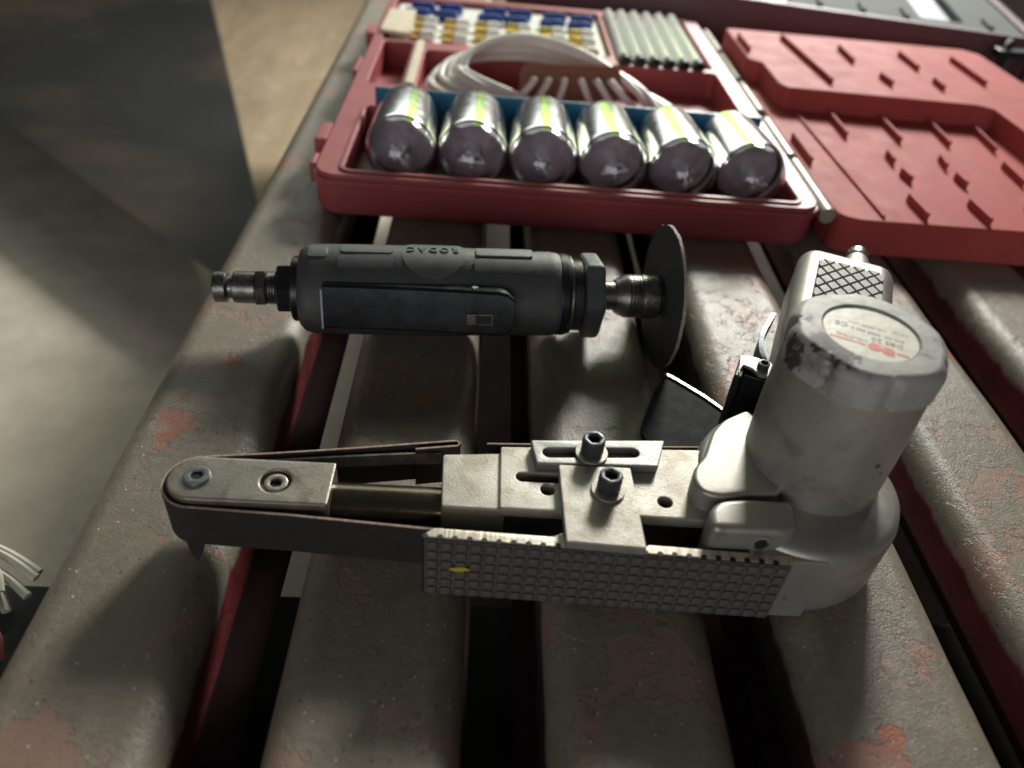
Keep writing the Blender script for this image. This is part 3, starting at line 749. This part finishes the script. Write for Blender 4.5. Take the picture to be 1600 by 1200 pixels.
# lid
bm = bmesh.new()
lid_out = rpoly([(229, 468), (231, 446), (244, 440.5), (470, 440), (486, 452), (486, 786), (472, 800), (234, 806), (229, 798)], 9)
plate(bm, lid_out, [], .2, 25, 2.2, None, 3); lid = obj('lid', bm, 'red_lid', RC, angle=40)
bm = bmesh.new()
st = rpoly([(230.5, 800), (230.5, 706), (241, 700), (241, 646), (246, 636), (405, 630), (416, 622), (418, 450), (482, 454), (482, 784), (470, 797), (236, 803)], 4)
plate(bm, st, [], 20, 42.5, 1.6, None, 2); step = obj('raised_insert', bm, 'red_lid', lid, angle=40)
def rib(x0, y0, x1, y1, z, h, t=2.6, par=lid):
    L = math.hypot(x1 - x0, y1 - y0); a = math.degrees(math.atan2(y1 - y0, x1 - x0))
    bm = bmesh.new(); box(bm, 0, L, -t / 2, t / 2, z - .5, z + h, .7, 2, T((x0, y0, 0)) @ RZ(a)); obj('rib', bm, 'red_lid', par)
for r in ((282, 626, 281.5, 580), (325, 624, 324, 578), (366, 624, 363, 577), (402, 620, 398, 573), (302, 551, 301, 534), (300, 519, 302, 504), (342.5, 550, 340, 532), (340, 518, 341, 502), (390, 546, 388, 512), (287.6, 476, 288.6, 447), (329.5, 475, 330.5, 446), (370, 475, 371, 446), (255, 632, 260, 446), (235.5, 571, 236, 524)):
    rib(*r, 25, 5.5 if abs(r[1] - r[3]) < 100 else 2.0, 2.2)
for r in ((236, 772, 236, 726), (280, 780, 288, 652), (330, 760, 329, 716), (387, 756, 387, 710), (436, 752, 436, 682), (341, 683, 343, 660), (388, 681, 388, 659)):
    rib(*r, 42.5, 5.2, 2.2, step)

# bulbs
def bulb(x, rz, twist, label):
    y = 494
    o = thing('light_bulb', label, 'bulb', (x, y, 6), 'six bulbs in the front row of the case')
    m = T((x, y - 7, 29.8)) @ RZ(rz)
    ax = m @ Matrix.Rotation(R(-90), 4, 'X')        # lathe z -> +y (away from camera)
    bm = bmesh.new(); lathe(bm, [(22.3, -.6), (23.0, 0), (23.3, 3), (22.6, 28), (21.5, 54), (20.9, 61), (19.0, 63.6), (14, 64.6)], 56, ax, False, True); cap_ = obj('metal_cap', bm, 'chrome', o)
    bm = bmesh.new(); lathe(bm, [(21.4, 9.5), (21.4, 10.0)], 40, ax); obj('base_disc', bm, 'bulb_base', cap_)
    pr = [(22.2 * math.cos(R(t)), -25 * math.sin(R(t)) ** .9) for t in range(0, 90, 6)] + [(.3, -25)]
    pri = [(max(.2, r - .9), h + .9 * (1 if h < -2 else 0)) for r, h in pr]
    bm = bmesh.new(); lathe(bm, pr + pri[::-1], 56, ax, False, False); obj('glass_dome', bm, 'glass', o, weld=False)
    bm = bmesh.new(); tw = m @ Matrix.Rotation(R(twist), 4, 'Y')
    def q(a, b, c): return tw @ Vector((a, b, c))
    tube(bm, [q(-3, 3, 0), q(-5.5, -5, 1), q(-8.5, -12, 0)], .8, 6); tube(bm, [q(3, 3, 0), q(5.5, -5, 1), q(8.5, -12, 0)], .8, 6)
    tube(bm, [q(-8.5, -12, 0), q(-4, -12.6, .8), q(0, -12.2, -.6), q(4, -12.6, .8), q(8.5, -12, 0)], .9, 6)
    obj('filament', bm, 'filament', o)
    bm = bmesh.new(); lathe(bm, [(5.6, 9.4), (4.2, 2), (3.2, -3), (1.6, -5.5)], 16, ax); obj('glass_stem', bm, 'filament', o)
    for a, b_, c in ((-3, -9, 5), (3.4, -9.5, 4), (0, -11, -4), (6, -10, -1)):
        b = bmesh.new(); bmesh.ops.create_icosphere(b, subdivisions=2, radius=1.3); bmesh.ops.transform(b, matrix=T(q(a, b_, c)), verts=b.verts); obj('solder_bead', b, 'filament', o)
BX = [-53.5, -6.6, 40.2, 87.0, 134.4, 181.2]
BL = ['leftmost bulb of the six in the red case, nearest the latch side', 'second bulb from the left in the red case',
      'third bulb from the left in the red case', 'fourth bulb from the left in the red case',
      'fifth bulb from the left in the red case', 'rightmost bulb of the six, beside the case hinge']
for x, t, r, l in zip(BX, (55, 4, 60, -12, 80, 10), (1, 0, -1, 1.5, 2, 3), BL): bulb(x, r, t, l)
bm = bmesh.new(); box(bm, -79, 203.5, 556.0, 558.4, 6.3, 44.5, .6)
bc = tag(obj('blue_card', bm, 'blue_card'), 'blue card strip standing upright behind the row of bulbs', 'card')

# white cable coil
cc = thing('cable_coil', 'coil of white cable lying behind the blue card in the red case', 'cable', (50, 650, 6))
random.seed(21)
for k in range(9):
    pts = []; n = 72; ph = random.uniform(-.2, .2); s = 1 - .035 * k + random.uniform(-.03, .03)
    for i in range(n):
        t = 2 * math.pi * i / n; c_, s_ = math.cos(t), math.sin(t)
        wid = 62 - 30 * c_ if c_ > 0 else 62
        x = 54 + (110 if c_ > 0 else 102) * s * c_ + 2 * math.sin(3 * t + k)
        y = 648 - (30 * c_ if c_ > 0 else 0) + wid * (.93 + .07 * s) * s * s_ * (1 if s_ > 0 else .9)
        z = 10 + k * 1.0 + (14 + 1.8 * k) * max(0, s_) + (8 + k) * max(0, -c_) + 2 * math.sin(2 * t + ph * 8) * .7
        pts.append((x, y, z))
    bm = bmesh.new(); tube(bm, pts, 2.9, 10, True); obj('strand', bm, 'white_cable', cc)
cd = thing('cable_card', 'brown perforated card threaded with the white cable ends', 'cable card', (68, 650, 6))
CM = T((68, 632, 33)) @ RZ(8) @ Matrix.Rotation(R(66), 4, 'X')
bm = bmesh.new(); plate(bm, rrect(-42, 42, -14, 14, 8), [], -.6, .6, .25, CM); obj('card', bm, 'brown_card', cd)
for i, (x, bx, by) in enumerate(((-31, -26, -26), (-19, -20, -26), (-6, -10, -24), (8, 12, -26), (21, 20, -26), (33, 26, -24))):
    p = [CM @ Vector((x, 2, .2)), CM @ Vector((x, 1.2, 4.5)), CM @ Vector((x + bx * .2, -5, 6.5)), CM @ Vector((x + bx * .6, by * .62, 7)), CM @ Vector((x + bx, by, 4))]
    bm = bmesh.new(); tube(bm, smooth_path([tuple(v) for v in p], 5), 2.8, 10); obj('cable_end', bm, 'white_cable', cd)

# crimp connectors with brass barrels
def connector(sleeve, name):
    o = thing(name, 'x', 'connector')
    bm = bmesh.new(); lathe(bm, [(3.2, 0), (4.4, .8), (4.6, 5), (4.4, 10.5), (3.4, 11.5)], 20, axis_m((-12, 0, 4.6), (1, 0, 0))); obj('barrel', bm, 'brass', o, False)
    bm = bmesh.new(); lathe(bm, [(4.6, 11.2), (5.2, 12), (5.4, 18), (5.0, 23), (3.6, 24.2)], 20, axis_m((-12, 0, 4.6), (1, 0, 0))); obj('sleeve', bm, sleeve, o, False)
    return o
cols = (-62, -31.5, -2, 28, 60, 89)
colname = ('first', 'second', 'third', 'fourth', 'fifth', 'sixth'); rowname = ('front', 'middle', 'back')
protoW = connector('white_plastic', 'crimp_connector'); first = True
bm = bmesh.new(); plate(bm, rrect(-94, 111, 729.5, 872.5, 4), [], 6.2, 23.0, 1.0); tag(obj('connector_tray', bm, 'white_plastic'), 'white plastic insert under the rows of connectors in the case', 'tray insert')
for i, x in enumerate(cols):
    for j, y in enumerate((742, 768, 794)):
        o = protoW if first else copy_tree(protoW); first = False
        o.matrix_world = T((x * K, (y + random.uniform(-3, 3) - i * .9) * K, 23.1 * K)) @ RZ(random.uniform(-9, 9))
        tag(o, f'white sleeved brass connector in the {rowname[j]} row, {colname[i]} from the left', 'connector', 'brass and white connectors in the case')
protoB = connector('blue_plastic', 'blue_connector'); first = True
for ch in protoB.children:
    if ch.name.startswith('barrel'): ch.data.materials[0] = M['blue_plastic']
for j, y in enumerate((819, 845)):
    for i, x in enumerate((-72, -44, 0, 26, 62, 90)):
        o = protoB if first else copy_tree(protoB); first = False
        o.matrix_world = T(((x + 4 * j) * K, y * K, 23.1 * K)) @ RZ(random.uniform(-18, -4))
        tag(o, f'blue insulated connector, {colname[i]} from the left in the {("nearer", "farther")[j]} blue row', 'connector', 'blue connectors behind the brass ones')
bm = bmesh.new(); plate(bm, rpoly([(-99, 744), (-69, 738), (-73, 818), (-98, 815)], 4), [], 28.4, 31.5, .5)
tag(obj('cream_card', bm, 'cream'), 'cream card flap at the left edge of the connectors', 'card')
# bright tubes with black ends
tl = ('leftmost', 'second from the left', 'third from the left', 'fourth from the left', 'fifth from the left', 'rightmost')
bm = bmesh.new(); plate(bm, rrect(117.5, 202.5, 735, 872.5, 4), [], 6.2, 24.0, 1.0); tag(obj('tube_tray', bm, 'white_plastic'), 'white plastic insert under the bright tubes in the case', 'tray insert')
for i in range(6):
    x = 123 + i * 13.4
    o = thing('metal_tube', f'bright metal tube with black end, {tl[i]} of six beside the hinge', 'tube', (x, 712, 24), 'bright tubes beside the hinge')
    bm = bmesh.new(); lathe(bm, [(4.6, 0), (5.2, .8), (5.2, 150), (4.2, 152)], 24, axis_m((x, 720, 29.6), (0, 1, 0))); obj('shaft', bm, 'tube_glass', o)
    bm = bmesh.new(); lathe(bm, [(3.4, -10), (5.2, -8.5), (5.5, -4), (5.2, -.1)], 20, axis_m((x, 720, 29.6), (0, 1, 0))); obj('end_plug', bm, 'black_metal', o)

# ------------------------------------------------------------------ second case behind
B2 = thing('maroon_case', 'dark maroon plastic case with pale grey insert behind the red one', 'case', (440, 980, 0))
BM2 = T((335, 872, 0)) @ RZ(-13.5)
bm = bmesh.new(); plate(bm, rrect(-330, 232, 0, 260, 10), [rrect(-318, 222, 9, 250, 7)], .3, 52, 1.4, BM2, 2); obj('case_wall', bm, 'maroon', B2)
bm = bmesh.new(); plate(bm, rrect(-20, 221, 10, 249, 6), [rrect(120, 165, 40, 230, 5)], 42, 50, 1.2, BM2, 2); ins = obj('insert', bm, 'grey_insert', B2)
bm = bmesh.new(); box(bm, 116, 170, 36, 234, 20, 40, 1, 1, BM2); obj('insert_recess', bm, 'screw_grey', ins)
for x in (10, 55, 100, 185):
    bm = bmesh.new(); box(bm, x, x + 5, 22, 60, 49.5, 54, 1, 2, BM2); obj('insert_rib', bm, 'grey_insert', ins)
bm = bmesh.new(); box(bm, 224, 236, 30, 60, 36, 50, 1.5, 2, BM2); obj('latch', bm, 'white_plastic', B2)
bm = bmesh.new(); box(bm, -330, -22, 10, 249, 44, 50, 1, 2, BM2); obj('case_lid', bm, 'maroon', B2)
# black clamp at the right edge
ck = thing('black_clip', 'black metal spring clip at the right edge behind the open lid', 'clip', (520, 800, 0))
for dx in (0, 30):
    bm = bmesh.new(); tube(bm, smooth_path([(508 + dx, 786, 3), (510 + dx, 790, 24), (516 + dx, 800, 46), (524 + dx, 812, 50)], 5), 4, 10); obj('arm', bm, 'black_metal', ck)
bm = bmesh.new(); box(bm, 506, 552, 792, 806, 38, 46, 1.5); obj('bridge', bm, 'black_metal', ck)

# ------------------------------------------------------------------ things on the floor to the left
bm = bmesh.new()
A, Bc, Cc = Vector((-235, 790)), Vector((-838, 1318)), Vector((-733, 2196))
NX, NY = 24, 24; rows = []
for i in range(NX + 1):
    row = []
    for j in range(NY + 1):
        u, v = i / NX * 2.2, j / NY * 1.6
        p = A + (Bc - A) * u + (Cc - A) * v * (1 + .0 * u)
        z = -340 + 26 * math.sin(v * 2.2) + 30 * (1 - math.cos(u * 1.8)) * .5 + 12 * u * v
        row.append(bm.verts.new((p.x, p.y, z)))
    rows.append(row)
for a, b in zip(rows, rows[1:]):
    for j in range(NY): bm.faces.new((a[j], a[j + 1], b[j + 1], b[j]))
bmesh.ops.solidify(bm, geom=bm.faces[:], thickness=5)
sh = thing('steel_sheet', 'large dark rusty steel sheet left of the bench', 'steel sheet', (-600, 1200, FLOOR))
obj('sheet', bm, 'rust_sheet', sh, angle=50)
for x, y in ((-850, 1750), (-1350, 2300)):
    bm = bmesh.new(); box(bm, x - 40, x + 40, y - 40, y + 40, FLOOR, -340, 2); obj('support_block', bm, 'crate', sh)
pw = thing('plywood_table', 'low pale plywood table beyond the dark steel sheet', 'table', (-400, 1800, FLOOR))
bm = bmesh.new(); plate(bm, rpoly([(-200, 1150), (-517, 1150), (-643, 1263), (-895, 1837), (-895, 3000), (-200, 3000)], 20), [], -396, -380, 1.5); obj('table_top', bm, 'plywood', pw)
for x, y in ((-260, 1250), (-500, 1280), (-800, 2900), (-260, 2900)):
    bm = bmesh.new(); box(bm, x - 25, x + 25, y - 25, y + 25, FLOOR, -396.5, 2); obj('leg', bm, 'plywood', pw)
cr = tag(obj('dark_crate', box(bmesh.new(), -340, 420, 60, 222, FLOOR, -86, 3), 'crate'), 'black crate standing under the front of the bench, seen at the left edge', 'crate')  # its run under the bench is added to darken the front gaps
rp = thing('rope_bundle', 'bundle of off-white cords lying on the black crate at the left edge', 'rope', (-215, 195, -86))
random.seed(5)
for k in range(9):
    y = 226 - k * 3.2 + random.uniform(-2, 2); z = -82 + random.uniform(0, 12)
    ex = -197 + random.uniform(-6, 4) - k * 1.5
    p = smooth_path([(-300, y + 22, z), (-250, y + 12, z + 5), (-215, y + 2, z + 4), (ex, y - 6 - k, z - 2)], 5)
    bm = bmesh.new(); tube(bm, p, 2.1, 8); obj('cord', bm, 'rope', rp)
bm = bmesh.new(); tube(bm, smooth_path([(-240, 200, -80), (-215, 194, -72), (-200, 188, -76), (-198, 181, -84)], 5), 2.6, 8)
tag(obj('pink_hook', bm, 'pink_plastic'), 'pinkish plastic hook below the off-white cords', 'hook')
